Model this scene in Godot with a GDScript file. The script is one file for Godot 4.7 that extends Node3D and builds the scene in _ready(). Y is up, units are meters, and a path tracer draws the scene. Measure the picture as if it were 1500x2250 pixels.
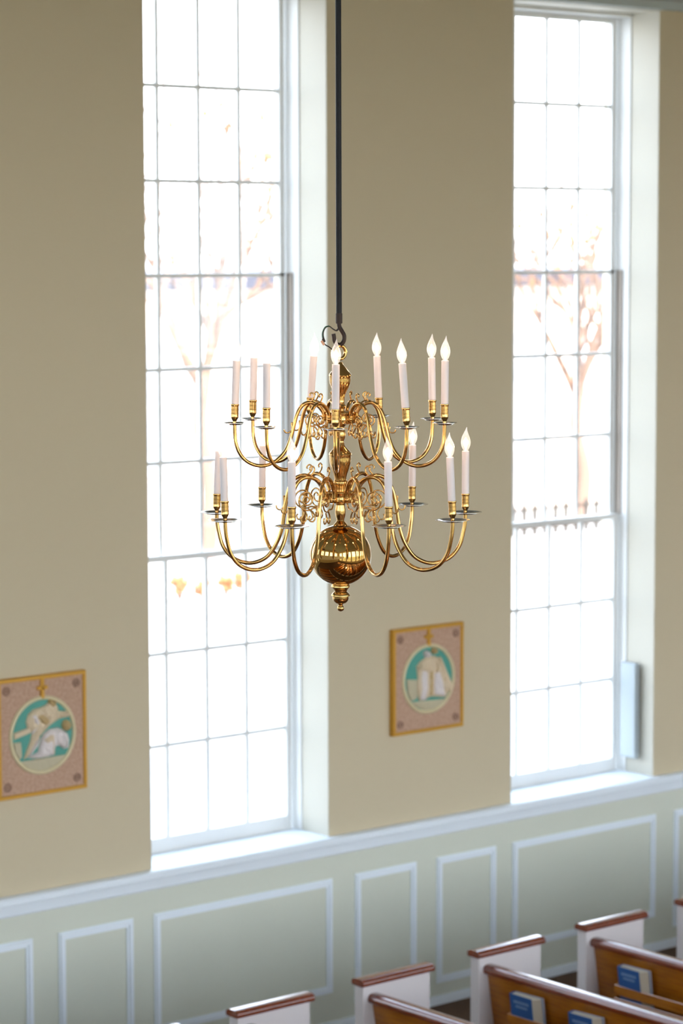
extends Node3D
# A church nave seen from its gallery: a two-tier brass chandelier in front of a wall with tall triple-hung windows.
# World: x runs along the window wall (towards the altar), y up, z out of the window wall into the nave.

const UNIT := 1.0 / 750.0        # the chandelier was measured in these units
const PERIOD := 2.815            # spacing of the windows
const OPEN_W := 1.316            # width of a window opening
const SILL := 1.19
const HEAD := 6.235
const CEIL := 7.3
const FAR_W := 2.2               # the windows of the opposite wall are broader
const FAR_HEAD := 6.25
const REAR := [2.4, 5.6, 8.8, 12.0]
const X0 := -4.0
const X1 := 24.0
const ZR := 14.3                 # inner face of the wall behind the camera
const FIRST := 9.318             # centre of the nearer window in view
const CHAND := Vector3(4.9607, 3.9499, 6.0894)
const YAW := deg_to_rad(40.03)

var M := {}
var taken := {}


# ---------------------------------------------------------------- mesh builder
class MB:
	var v := PackedVector3Array()
	var n := PackedVector3Array()

	func tri(a: Vector3, b: Vector3, c: Vector3, na: Vector3, nb: Vector3, nc: Vector3) -> void:
		var g := (b - a).cross(c - a)
		if g.length_squared() < 1e-18:
			return
		if g.dot(na + nb + nc) > 0.0:
			v.append_array([a, c, b])
			n.append_array([na, nc, nb])
		else:
			v.append_array([a, b, c])
			n.append_array([na, nb, nc])

	func quad(a: Vector3, b: Vector3, c: Vector3, d: Vector3, na: Vector3, nb: Vector3, nc: Vector3, nd: Vector3) -> void:
		tri(a, b, c, na, nb, nc)
		tri(a, c, d, na, nc, nd)

	func flat(pts: Array, out: Vector3) -> void:
		for i in range(1, pts.size() - 1):
			tri(pts[0], pts[i], pts[i + 1], out, out, out)

	# box with chamfered edges
	func box(lo: Vector3, hi: Vector3, bevel := 0.0, t := Transform3D()) -> void:
		var h := (hi - lo) * 0.5
		var c := (hi + lo) * 0.5
		var b: float = minf(bevel, minf(h.x, minf(h.y, h.z)) * 0.9)
		var ax := [Vector3.RIGHT, Vector3.UP, Vector3.BACK]
		for k in 3:
			var i: int = (k + 1) % 3
			var j: int = (k + 2) % 3
			for s in [-1.0, 1.0]:
				var nn: Vector3 = ax[k] * s
				var q := []
				for p in [[-1, -1], [1, -1], [1, 1], [-1, 1]]:
					q.append(t * (c + nn * h[k] + ax[i] * p[0] * (h[i] - b) + ax[j] * p[1] * (h[j] - b)))
				flat(q, t.basis * nn)
		if b <= 0.0:
			return
		for k in 3:
			var i: int = (k + 1) % 3
			var j: int = (k + 2) % 3
			for si in [-1.0, 1.0]:
				for sj in [-1.0, 1.0]:
					var q := []
					for p in [[-1, 0], [1, 0], [1, 1], [-1, 1]]:
						var o: Vector3 = ax[k] * p[0] * (h[k] - b)
						if p[1] == 0:
							o += ax[i] * si * h[i] + ax[j] * sj * (h[j] - b)
						else:
							o += ax[i] * si * (h[i] - b) + ax[j] * sj * h[j]
						q.append(t * (c + o))
					flat(q, (t.basis * (ax[i] * si + ax[j] * sj)).normalized())
		for sx in [-1.0, 1.0]:
			for sy in [-1.0, 1.0]:
				for sz in [-1.0, 1.0]:
					var s := Vector3(sx, sy, sz)
					flat([t * (c + s * Vector3(h.x, h.y - b, h.z - b)), t * (c + s * Vector3(h.x - b, h.y, h.z - b)), t * (c + s * Vector3(h.x - b, h.y - b, h.z))], (t.basis * s).normalized())

	# profile of (radius, height) points turned about the y axis
	func lathe(prof: Array, segs := 32, crease := 40.0, t := Transform3D()) -> void:
		var m: int = prof.size()
		var seg_n := []
		for i in m - 1:
			var d: Vector2 = prof[i + 1] - prof[i]
			seg_n.append(Vector2(d.y, -d.x).normalized())
		# the profile may run up or down; make the normals point away from the solid
		var area := 0.0
		for i in m - 1:
			area += (prof[i].x + prof[i + 1].x) * (prof[i + 1].y - prof[i].y)
		var sign_n := 1.0 if area >= 0.0 else -1.0
		var lim := cos(deg_to_rad(crease))
		for i in m - 1:
			var n0: Vector2 = seg_n[i]
			var n1: Vector2 = seg_n[i]
			if i > 0 and seg_n[i - 1].dot(seg_n[i]) > lim:
				n0 = (seg_n[i - 1] + seg_n[i]).normalized()
			if i < m - 2 and seg_n[i + 1].dot(seg_n[i]) > lim:
				n1 = (seg_n[i + 1] + seg_n[i]).normalized()
			n0 *= sign_n
			n1 *= sign_n
			for k in segs:
				var a0 := TAU * k / segs
				var a1 := TAU * (k + 1) / segs
				var e0 := Vector3(sin(a0), 0, cos(a0))
				var e1 := Vector3(sin(a1), 0, cos(a1))
				var up := Vector3.UP
				quad(t * (e0 * prof[i].x + up * prof[i].y), t * (e1 * prof[i].x + up * prof[i].y), t * (e1 * prof[i + 1].x + up * prof[i + 1].y), t * (e0 * prof[i + 1].x + up * prof[i + 1].y),
					t.basis * (e0 * n0.x + up * n0.y), t.basis * (e1 * n0.x + up * n0.y), t.basis * (e1 * n1.x + up * n1.y), t.basis * (e0 * n1.x + up * n1.y))

	# tube along points; rad holds one radius or one for each point; flatten squashes it along «side»
	func tube(pts: Array, rad: Array, segs := 10, caps := true, squash := 1.0) -> void:
		var m: int = pts.size()
		var dirs := []
		for i in m:
			var d: Vector3 = pts[mini(i + 1, m - 1)] - pts[maxi(i - 1, 0)]
			dirs.append(d.normalized())
		var side: Vector3 = dirs[0].cross(Vector3.UP if absf(dirs[0].y) < 0.9 else Vector3.RIGHT).normalized()
		var rings := []
		var norms := []
		for i in m:
			side = (side - dirs[i] * side.dot(dirs[i])).normalized()
			var other: Vector3 = dirs[i].cross(side)
			var r: float = rad[mini(i, rad.size() - 1)]
			var ring := []
			var nn := []
			for k in segs:
				var a := TAU * k / segs
				ring.append(pts[i] + (side * cos(a) * squash + other * sin(a)) * r)
				nn.append((side * cos(a) / squash + other * sin(a)).normalized())
			rings.append(ring)
			norms.append(nn)
		for i in m - 1:
			for k in segs:
				var l := (k + 1) % segs
				quad(rings[i][k], rings[i][l], rings[i + 1][l], rings[i + 1][k], norms[i][k], norms[i][l], norms[i + 1][l], norms[i + 1][k])
		if caps:
			flat(rings[0], -dirs[0])
			flat(rings[m - 1], dirs[m - 1])

	# closed outline (in the x-y plane of t) extruded along z from z0 to z1; outline runs either way
	func prism(poly: Array, z0: float, z1: float, t := Transform3D(), crease := 30.0) -> void:
		var m: int = poly.size()
		var area := 0.0
		for i in m:
			var p: Vector2 = poly[i]
			var q: Vector2 = poly[(i + 1) % m]
			area += p.x * q.y - q.x * p.y
		var sg := 1.0 if area > 0.0 else -1.0
		var ns := []
		for i in m:
			var d: Vector2 = poly[(i + 1) % m] - poly[i]
			ns.append(Vector2(d.y, -d.x).normalized() * sg)
		var lim := cos(deg_to_rad(crease))
		for i in m:
			var n0: Vector2 = ns[i]
			var n1: Vector2 = ns[i]
			var pn: Vector2 = ns[(i + m - 1) % m]
			var nx: Vector2 = ns[(i + 1) % m]
			if pn.dot(ns[i]) > lim:
				n0 = (pn + n0).normalized()
			if nx.dot(ns[i]) > lim:
				n1 = (nx + n1).normalized()
			var p: Vector2 = poly[i]
			var q: Vector2 = poly[(i + 1) % m]
			var a := t.basis * Vector3(n0.x, n0.y, 0)
			var b := t.basis * Vector3(n1.x, n1.y, 0)
			quad(t * Vector3(p.x, p.y, z0), t * Vector3(q.x, q.y, z0), t * Vector3(q.x, q.y, z1), t * Vector3(p.x, p.y, z1), a, b, b, a)
		var packed := PackedVector2Array(poly)
		var ids := Geometry2D.triangulate_polygon(packed)
		for z in [[z0, -1.0], [z1, 1.0]]:
			var nn: Vector3 = t.basis * Vector3(0, 0, z[1])
			for i in range(0, ids.size(), 3):
				var c := []
				for k in 3:
					var p := packed[ids[i + k]]
					c.append(t * Vector3(p.x, p.y, z[0]))
				tri(c[0], c[1], c[2], nn, nn, nn)

	func sphere(c: Vector3, r: Vector3, rings := 10, segs := 16) -> void:
		for i in rings:
			for k in segs:
				var q := []
				for p in [[i, k], [i, k + 1], [i + 1, k + 1], [i + 1, k]]:
					var a: float = PI * p[0] / rings
					var b: float = TAU * p[1] / segs
					q.append(Vector3(sin(a) * cos(b), cos(a), sin(a) * sin(b)))
				quad(c + q[0] * r, c + q[1] * r, c + q[2] * r, c + q[3] * r, (q[0] / r).normalized(), (q[1] / r).normalized(), (q[2] / r).normalized(), (q[3] / r).normalized())

	func torus(c: Vector3, big: float, small: float, axis_t: Basis, segs := 28, thin := 10) -> void:
		for i in segs:
			for k in thin:
				var q := []
				var nn := []
				for p in [[i, k], [i + 1, k], [i + 1, k + 1], [i, k + 1]]:
					var a: float = TAU * p[0] / segs
					var b: float = TAU * p[1] / thin
					var e := Vector3(cos(a), sin(a), 0)
					var o := e * cos(b) + Vector3(0, 0, sin(b))
					q.append(c + axis_t * (e * big + o * small))
					nn.append(axis_t * o)
				quad(q[0], q[1], q[2], q[3], nn[0], nn[1], nn[2], nn[3])

	# a low carved relief: an outline in x-y that swells to «high» along z, with a soft shoulder of width w and some carved unevenness
	func relief(poly: Array, high: float, w: float, cell: float, z0: float, rough := 0.0, seed_n := 1) -> void:
		var packed := PackedVector2Array(poly)
		var lo := packed[0]
		var hi := packed[0]
		for p in packed:
			lo = lo.min(p)
			hi = hi.max(p)
		var noise := FastNoiseLite.new()
		noise.seed = seed_n
		noise.frequency = 28.0
		var nx := int(ceil((hi.x - lo.x) / cell)) + 2
		var ny := int(ceil((hi.y - lo.y) / cell)) + 2
		var P := []
		var inside := []
		for j in ny:
			for i in nx:
				var p := lo + Vector2(i - 0.5, j - 0.5) * cell
				var best := 1e9
				var near := p
				for k in packed.size():
					var q := Geometry2D.get_closest_point_to_segment(p, packed[k], packed[(k + 1) % packed.size()])
					var d := q.distance_to(p)
					if d < best:
						best = d
						near = q
				var is_in := Geometry2D.is_point_in_polygon(p, packed)
				inside.append(is_in)
				if is_in:
					var f := clampf(best / w, 0.0, 1.0)
					P.append(Vector3(p.x, p.y, z0 + high * (sqrt(f * (2.0 - f))) + rough * f * noise.get_noise_2d(p.x, p.y * 0.45)))
				else:
					P.append(Vector3(near.x, near.y, z0))
		for j in ny - 1:
			for i in nx - 1:
				var a := j * nx + i
				if not (inside[a] or inside[a + 1] or inside[a + nx] or inside[a + nx + 1]):
					continue
				for q in [[a, a + 1, a + nx + 1], [a, a + nx + 1, a + nx]]:
					var g: Vector3 = (P[q[1]] - P[q[0]]).cross(P[q[2]] - P[q[0]])
					if g.length_squared() < 1e-16:
						continue
					g = g.normalized()
					if g.z < 0.0:
						g = -g
					tri(P[q[0]], P[q[1]], P[q[2]], g, g, g)

	func done() -> ArrayMesh:
		var a := []
		a.resize(Mesh.ARRAY_MAX)
		a[Mesh.ARRAY_VERTEX] = v
		a[Mesh.ARRAY_NORMAL] = n
		var m := ArrayMesh.new()
		m.add_surface_from_arrays(Mesh.PRIMITIVE_TRIANGLES, a)
		return m


# ---------------------------------------------------------------- naming and placing
func numbered(called: String) -> String:
	if not taken.has(called):
		taken[called] = 0
		return called
	taken[called] += 1
	return "%s_%03d" % [called, taken[called]]


func piece(parent: Node, called: String, mesh: Mesh, mat: Material, t := Transform3D()) -> MeshInstance3D:
	var o := MeshInstance3D.new()
	o.name = numbered(called) if parent == self else called
	o.mesh = mesh
	o.material_override = mat
	o.transform = t
	parent.add_child(o, true)
	return o


func thing(called: String, at := Vector3.ZERO, turn := 0.0) -> Node3D:
	var o := Node3D.new()
	o.name = numbered(called)
	add_child(o, true)
	o.position = at
	o.rotation.y = turn
	return o


func tag(o: Node, label: String, category: String, group := "") -> void:
	o.set_meta("label", label)
	o.set_meta("category", category)
	if group:
		o.set_meta("group", group)


func structure(o: Node, label := "") -> void:
	o.set_meta("kind", "structure")
	if label:
		o.set_meta("label", label)


func curve(pts: Array, per := 6) -> Array:
	var out := []
	var m := pts.size()
	for i in m - 1:
		var p0: Vector3 = pts[maxi(i - 1, 0)]
		var p1: Vector3 = pts[i]
		var p2: Vector3 = pts[i + 1]
		var p3: Vector3 = pts[mini(i + 2, m - 1)]
		for k in per:
			var t := float(k) / per
			out.append(0.5 * ((2.0 * p1) + (p2 - p0) * t + (2.0 * p0 - 5.0 * p1 + 4.0 * p2 - p3) * t * t + (3.0 * p1 - p0 - 3.0 * p2 + p3) * t * t * t))
	out.append(pts[m - 1])
	return out


# ---------------------------------------------------------------- materials
func mat(c: Color, rough := 0.6, metal := 0.0) -> StandardMaterial3D:
	var m := StandardMaterial3D.new()
	m.albedo_color = c
	m.roughness = rough
	m.metallic = metal
	return m


func noise_tex(freq: float, ramp: Array, seed_n := 1, size := 512, octaves := 4) -> NoiseTexture2D:
	var f := FastNoiseLite.new()
	f.seed = seed_n
	f.frequency = freq
	f.fractal_octaves = octaves
	var t := NoiseTexture2D.new()
	t.width = size
	t.height = size
	t.seamless = true
	t.noise = f
	if ramp:
		var g := Gradient.new()
		g.offsets = PackedFloat32Array([0.0, 0.5, 1.0])
		g.colors = PackedColorArray(ramp)
		t.color_ramp = g
	return t


func materials() -> void:
	M.wall = mat(Color(0.80, 0.745, 0.625), 0.85)
	M.wainscot = mat(Color(0.825, 0.835, 0.77), 0.6)
	M.trim = mat(Color(0.91, 0.94, 0.96), 0.45)
	M.cornice = mat(Color(0.70, 0.73, 0.72), 0.6)
	M.reveal = mat(Color(0.765, 0.745, 0.685), 0.6)
	M.frame = mat(Color(0.87, 0.87, 0.86), 0.45)
	M.track = mat(Color(0.62, 0.58, 0.54), 0.5, 0.2)
	M.ceiling = mat(Color(0.56, 0.58, 0.57), 0.8)
	M.glass = mat(Color(1, 1, 1, 0.03), 0.0)
	M.glass.transparency = BaseMaterial3D.TRANSPARENCY_ALPHA
	M.brass = mat(Color(0.79, 0.63, 0.385), 0.11, 1.0)
	M.brass.roughness_texture = noise_tex(0.03, [Color(0.72, 0.72, 0.72), Color(1, 1, 1), Color(1.0, 1.0, 1.0)], 9, 256)
	M.brass.roughness = 0.15
	M.brass.uv1_triplanar = true
	M.brass.uv1_scale = Vector3(4, 4, 4)
	M.brass_ball = mat(Color(0.79, 0.62, 0.36), 0.045, 1.0)
	M.pan = mat(Color(0.80, 0.79, 0.79), 0.14, 1.0)
	M.sleeve = mat(Color(0.80, 0.78, 0.785), 0.5)
	M.bulb = mat(Color(0.30, 0.29, 0.28, 0.16), 0.03)
	M.bulb.transparency = BaseMaterial3D.TRANSPARENCY_ALPHA
	M.bulb.emission_enabled = true
	M.bulb.emission = Color(1.0, 0.93, 0.88)
	M.bulb.emission_energy_multiplier = 0.8
	M.filament = mat(Color(1, 0.95, 0.88), 0.5)
	M.filament.emission_enabled = true
	M.filament.emission = Color(1.0, 0.93, 0.84)
	M.filament.emission_energy_multiplier = 2.2
	M.pole = mat(Color(0.035, 0.045, 0.065), 0.4)
	M.pole.metallic_specular = 0.3
	M.iron = mat(Color(0.11, 0.07, 0.055), 0.45)
	M.iron.metallic_specular = 0.35
	M.wire_green = mat(Color(0.06, 0.27, 0.21), 0.5)
	M.wire_black = mat(Color(0.05, 0.05, 0.05), 0.5)
	M.nut_tan = mat(Color(0.66, 0.53, 0.44), 0.6)
	M.wood = mat(Color(1, 1, 1), 0.3)
	M.wood.albedo_texture = noise_tex(0.012, [Color(0.50, 0.28, 0.03), Color(0.62, 0.37, 0.055), Color(0.70, 0.44, 0.085)], 3)
	M.wood.uv1_triplanar = true
	M.wood.uv1_scale = Vector3(3.0, 9.0, 0.55)
	M.wood.clearcoat_enabled = true
	M.wood.clearcoat = 0.5
	M.wood.clearcoat_roughness = 0.2
	M.rail_wood = mat(Color(1, 1, 1), 0.22)
	M.rail_wood.albedo_texture = noise_tex(0.012, [Color(0.36, 0.14, 0.06), Color(0.45, 0.19, 0.085), Color(0.52, 0.24, 0.11)], 4)
	M.rail_wood.uv1_triplanar = true
	M.rail_wood.uv1_scale = Vector3(4.0, 8.0, 0.6)
	M.rail_wood.clearcoat_enabled = true
	M.rail_wood.clearcoat = 1.0
	M.rail_wood.clearcoat_roughness = 0.22
	M.pew_white = mat(Color(0.80, 0.775, 0.77), 0.5)
	M.carpet = mat(Color(1, 1, 1), 0.95)
	M.carpet.albedo_texture = noise_tex(0.25, [Color(0.30, 0.22, 0.16), Color(0.395, 0.295, 0.22), Color(0.47, 0.36, 0.27)], 7)
	M.carpet.uv1_triplanar = true
	M.carpet.uv1_world_triplanar = true
	M.carpet.uv1_scale = Vector3(2, 2, 2)
	M.gold = mat(Color(0.80, 0.60, 0.22), 0.42, 0.35)
	M.stone_pink = mat(Color(1, 1, 1), 0.75)
	M.stone_pink.albedo_texture = noise_tex(0.03, [Color(0.66, 0.53, 0.43), Color(0.735, 0.60, 0.50), Color(0.78, 0.65, 0.56)], 12)
	M.stone_pink.uv1_triplanar = true
	M.stone_pink.uv1_scale = Vector3(3, 3, 3)
	M.rosette = mat(Color(0.60, 0.47, 0.39), 0.75)
	M.tondo_rim = mat(Color(0.83, 0.78, 0.62), 0.45)
	M.teal = mat(Color(0.30, 0.60, 0.54), 0.4)
	M.figure_white = mat(Color(0.86, 0.82, 0.80), 0.45)
	M.figure_cream = mat(Color(0.83, 0.75, 0.62), 0.45)
	M.figure_gold = mat(Color(0.73, 0.62, 0.42), 0.45)
	M.figure_ground = mat(Color(0.74, 0.70, 0.58), 0.5)
	M.speaker = mat(Color(0.62, 0.65, 0.66), 0.6)
	M.speaker_grille = mat(Color(0.68, 0.715, 0.725), 0.7)
	M.book_blue = mat(Color(0.16, 0.34, 0.57), 0.45)
	M.book_print = mat(Color(0.44, 0.56, 0.72), 0.5)
	M.pages = mat(Color(0.74, 0.70, 0.62), 0.8)
	M.book_grey = mat(Color(0.66, 0.68, 0.74), 0.6)
	# outside
	M.pavement = mat(Color(0.62, 0.62, 0.61), 0.9)
	M.lawn = mat(Color(0.30, 0.33, 0.22), 0.95)
	M.render_wall = mat(Color(0.86, 0.80, 0.76), 0.9)
	M.slate = mat(Color(0.20, 0.21, 0.27), 0.7)
	M.brick_red = mat(Color(0.50, 0.27, 0.20), 0.9)
	M.dark_pane = mat(Color(0.66, 0.67, 0.70), 0.2)
	M.bark = mat(Color(0.44, 0.35, 0.30), 0.9)
	M.leaf = mat(Color(0.58, 0.40, 0.27), 0.8)
	M.rust = mat(Color(0.56, 0.36, 0.20), 0.8)
	M.hedge = mat(Color(0.20, 0.21, 0.15), 0.9)
	M.picket = mat(Color(0.15, 0.12, 0.09), 0.8)


# ---------------------------------------------------------------- the window wall
func window_centres() -> Array:
	var out := []
	for k in range(-4, 6):
		var c := FIRST + k * PERIOD
		if c - OPEN_W > X0 and c + OPEN_W < X1:
			out.append(c)
	return out


func far_centres() -> Array:
	return window_centres()


func wall_with_openings(called: String, z_in: float, z_out: float, label: String, cs: Array, open_w := OPEN_W, head := HEAD) -> MeshInstance3D:
	var b := MB.new()
	var z0 := minf(z_in, z_out)
	var z1 := maxf(z_in, z_out)
	var edge := X0 - 0.3
	for c in cs:
		b.box(Vector3(edge, -0.1, z0), Vector3(c - open_w / 2, CEIL, z1))
		b.box(Vector3(c - open_w / 2, -0.1, z0), Vector3(c + open_w / 2, SILL - 0.03, z1))
		b.box(Vector3(c - open_w / 2, head, z0), Vector3(c + open_w / 2, CEIL, z1))
		edge = c + open_w / 2
	b.box(Vector3(edge, -0.1, z0), Vector3(X1 + 0.3, CEIL, z1))
	var o := piece(self, called, b.done(), M.wall)
	structure(o, label)
	return o


# A triple-hung window; its origin is the middle of the opening at floor level on the wall's inner face, +z into the room.
func make_window(open_w := OPEN_W, sill := SILL, head := HEAD, cols := 4) -> Node3D:
	var w := Node3D.new()
	w.name = "window"
	var h := open_w / 2
	var fr := h - 0.012
	var m1 := lerpf(sill, head, 0.345)
	var m2 := lerpf(sill, head, 0.667)
	for s in [-1.0, 1.0]:
		var b := MB.new()
		b.box(Vector3(minf(s * h, s * (h - 0.006)), sill, -0.245), Vector3(maxf(s * h, s * (h - 0.006)), head, 0.002), 0.002)
		piece(w, "reveal_lining", b.done(), M.reveal)
		b = MB.new()
		b.box(Vector3(minf(s * h, s * (h - 0.014)), sill, -0.46), Vector3(maxf(s * h, s * (h - 0.014)), head, -0.245), 0.003)
		piece(w, "jamb", b.done(), M.frame)
		b = MB.new()
		b.box(Vector3(minf(s * (h - 0.014), s * (h - 0.022)), m1, -0.36), Vector3(maxf(s * (h - 0.014), s * (h - 0.022)), m2, -0.302), 0.001)
		piece(w, "sash_track", b.done(), M.track)
	var b2 := MB.new()
	b2.box(Vector3(-h, head - 0.006, -0.245), Vector3(h, head, 0.002))
	piece(w, "reveal_lining", b2.done(), M.reveal)
	b2 = MB.new()
	b2.box(Vector3(-fr, head - 0.03, -0.46), Vector3(fr, head - 0.006, -0.245), 0.003)
	piece(w, "window_head", b2.done(), M.frame)
	b2 = MB.new()
	b2.box(Vector3(-h, sill - 0.03, -0.5), Vector3(h, sill, 0.0))
	piece(w, "window_sill", b2.done(), M.trim)
	# sashes: [bottom, top, depth, bottom rail, top rail]
	var gh := h - 0.068
	var sx := h - 0.03
	for s in [[sill, m1, -0.335, 0.085, 0.035], [m1 - 0.03, m2, -0.38, 0.022, 0.013], [m2 - 0.024, head - 0.03, -0.38, 0.013, 0.035]]:
		var z: float = s[2]
		var t := 0.022
		b2 = MB.new()
		b2.box(Vector3(-sx, s[0], z - t), Vector3(-gh, s[1], z + t), 0.003)
		b2.box(Vector3(gh, s[0], z - t), Vector3(sx, s[1], z + t), 0.003)
		b2.box(Vector3(-gh, s[0], z - t), Vector3(gh, s[0] + s[3], z + t), 0.003)
		b2.box(Vector3(-gh, s[1] - s[4], z - t), Vector3(gh, s[1], z + t), 0.003)
		var sash := piece(w, "sash", b2.done(), M.frame)
		var y0: float = s[0] + s[3]
		var y1: float = s[1] - s[4]
		for i in range(1, cols):
			var x := -gh + 2.0 * gh * i / cols
			b2 = MB.new()
			b2.box(Vector3(x - 0.0125, y0, z - 0.016), Vector3(x + 0.0125, y1, z + 0.016), 0.005)
			piece(sash, "muntin", b2.done(), M.frame)
		for i in range(1, 3):
			var y: float = y0 + (y1 - y0) * i / 3.0
			b2 = MB.new()
			b2.box(Vector3(-gh, y - 0.012, z - 0.0155), Vector3(gh, y + 0.012, z + 0.0155), 0.005)
			piece(sash, "muntin", b2.done(), M.frame)
		b2 = MB.new()
		var pw := 2.0 * gh / cols
		var ph: float = (y1 - y0) / 3.0
		b2.box(Vector3(-pw / 2, -ph / 2, -0.0015), Vector3(pw / 2, ph / 2, 0.0015))
		var pm := b2.done()
		for i in cols:
			for j in 3:
				piece(sash, "pane", pm, M.glass, Transform3D(Basis(), Vector3(-gh + pw * (i + 0.5), y0 + ph * (j + 0.5), z)))
	return w


func frame_moulding(x0: float, x1: float, y0: float, y1: float) -> ArrayMesh:
	# four mitred lengths of a two-step moulding, 45 mm wide, standing on z = 0
	var b := MB.new()
	for step in [[0.0, 0.045, 0.010], [0.010, 0.030, 0.019]]:
		var i0: float = step[0]
		var i1: float = step[1]
		var d: float = step[2]
		var o := [Vector2(x0 + i0, y0 + i0), Vector2(x1 - i0, y0 + i0), Vector2(x1 - i0, y1 - i0), Vector2(x0 + i0, y1 - i0)]
		var n := [Vector2(x0 + i1, y0 + i1), Vector2(x1 - i1, y0 + i1), Vector2(x1 - i1, y1 - i1), Vector2(x0 + i1, y1 - i1)]
		for k in 4:
			var a: Vector2 = o[k]
			var c: Vector2 = o[(k + 1) % 4]
			var e: Vector2 = n[(k + 1) % 4]
			var f: Vector2 = n[k]
			var out2 := (a - f + c - e).normalized()
			var dir: Vector2 = (c - a).normalized()
			out2 = (out2 - dir * out2.dot(dir)).normalized()
			var out := Vector3(out2.x, out2.y, 0)
			b.flat([Vector3(a.x, a.y, d), Vector3(c.x, c.y, d), Vector3(e.x, e.y, d), Vector3(f.x, f.y, d)], Vector3.BACK)
			b.flat([Vector3(a.x, a.y, 0), Vector3(c.x, c.y, 0), Vector3(c.x, c.y, d), Vector3(a.x, a.y, d)], out)
			b.flat([Vector3(f.x, f.y, 0), Vector3(e.x, e.y, 0), Vector3(e.x, e.y, d), Vector3(f.x, f.y, d)], -out)
	return b.done()


func build_room() -> void:
	var b := MB.new()
	b.box(Vector3(X0 - 0.3, -0.1, -0.5), Vector3(X1 + 0.3, 0.0, ZR + 0.5))
	structure(piece(self, "floor", b.done(), M.carpet), "brown carpeted floor of the nave")
	b = MB.new()
	b.box(Vector3(X0 - 0.3, CEIL, -0.5), Vector3(X1 + 0.3, CEIL + 0.2, ZR + 0.5))
	structure(piece(self, "ceiling", b.done(), M.ceiling), "pale ceiling of the nave")
	wall_with_openings("wall_left", 0.0, -0.5, "beige plaster wall between the tall windows", window_centres())
	wall_with_openings("wall_right", ZR, ZR + 0.5, "beige plaster wall opposite the windows in view", far_centres(), FAR_W, FAR_HEAD)
	b = MB.new()
	var edge := 0.0
	for c in REAR:
		b.box(Vector3(X0 - 0.5, -0.1, edge), Vector3(X0, CEIL, c - FAR_W / 2))
		b.box(Vector3(X0 - 0.5, -0.1, c - FAR_W / 2), Vector3(X0, 3.87, c + FAR_W / 2))
		b.box(Vector3(X0 - 0.5, FAR_HEAD, c - FAR_W / 2), Vector3(X0, CEIL, c + FAR_W / 2))
		edge = c + FAR_W / 2
	b.box(Vector3(X0 - 0.5, -0.1, edge), Vector3(X0, CEIL, ZR))
	structure(piece(self, "wall_back", b.done(), M.wall), "beige plaster wall behind the gallery")
	b = MB.new()
	b.box(Vector3(X1, -0.1, 0.0), Vector3(X1 + 0.3, CEIL, ZR))
	structure(piece(self, "wall_front", b.done(), M.wall), "beige plaster wall at the altar end")

	# wainscot with framed panels, chair rail, baseboard and cornice along the window wall
	b = MB.new()
	b.box(Vector3(X0, 0.0, 0.0), Vector3(X1, 1.10, 0.012))
	var wainscot := piece(self, "trim_1", b.done(), M.wainscot)
	structure(wainscot, "sage green wainscot below the windows")
	for k in range(-3, 5):
		var s := k * PERIOD
		for p in [[8.665, 9.985, 0.235, 0.935], [10.165, 10.66, 0.135, 0.935], [10.83, 11.335, 0.135, 0.935]]:
			if p[0] + s > X0 + 0.2 and p[1] + s < X1 - 0.2:
				piece(wainscot, "panel_moulding", frame_moulding(0, p[1] - p[0], p[2], p[3]), M.trim, Transform3D(Basis(), Vector3(p[0] + s, 0, 0.012)))
	# profiles run along x: outline in (z, y)
	var along_x := Transform3D(Basis(Vector3(0, 0, 1), Vector3(0, 1, 0), Vector3(-1, 0, 0)), Vector3.ZERO)  # x->z, y->y, z->-x
	b = MB.new()
	b.prism([Vector2(0, 1.082), Vector2(0.044, 1.082), Vector2(0.05, 1.09), Vector2(0.052, 1.14), Vector2(0.058, 1.15), Vector2(0.058, 1.178), Vector2(0.052, 1.187), Vector2(0.046, SILL), Vector2(0, SILL)], -X1, -X0, along_x)
	structure(piece(self, "trim_2", b.done(), M.trim), "white chair rail running under the windows")
	b = MB.new()
	b.prism([Vector2(0, 0), Vector2(0.03, 0), Vector2(0.03, 0.04), Vector2(0.022, 0.055), Vector2(0, 0.06)], -X1, -X0, along_x)
	structure(piece(self, "baseboard_left", b.done(), M.trim), "low white baseboard at the foot of the wainscot")
	b = MB.new()
	b.prism([Vector2(0, HEAD), Vector2(0.05, HEAD), Vector2(0.05, HEAD + 0.05), Vector2(0.10, HEAD + 0.08), Vector2(0.10, HEAD + 0.5), Vector2(0.3, HEAD + 0.75), Vector2(0.3, CEIL), Vector2(0, CEIL)], -X1, -X0, along_x)
	structure(piece(self, "trim_3", b.done(), M.cornice), "grey cornice above the window heads")

	# windows: the two in view first
	var proto := make_window()
	var centres := [FIRST, FIRST + PERIOD]
	for c in window_centres():
		if not (absf(c - FIRST) < 0.01 or absf(c - FIRST - PERIOD) < 0.01):
			centres.append(c)
	var num := 1
	for c in centres:
		var w: Node3D = proto.duplicate()
		w.name = "window_%d" % num
		add_child(w)
		w.position = Vector3(c, 0, 0)
		structure(w, "tall triple-hung white window behind the left side of the chandelier" if num == 1 else "tall triple-hung white window on the right with a speaker on its reveal" if num == 2 else "tall triple-hung white window further along the wall")
		num += 1
	var far_proto := make_window(FAR_W, SILL, FAR_HEAD, 6)
	for c in far_centres():
		var w: Node3D = far_proto.duplicate()
		w.name = "window_%d" % num
		add_child(w)
		w.position = Vector3(c, 0, ZR)
		w.rotation.y = PI
		structure(w, "tall triple-hung white window in the opposite wall")
		num += 1
	far_proto.free()
	far_proto = make_window(FAR_W, 3.9, FAR_HEAD, 6)
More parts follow.
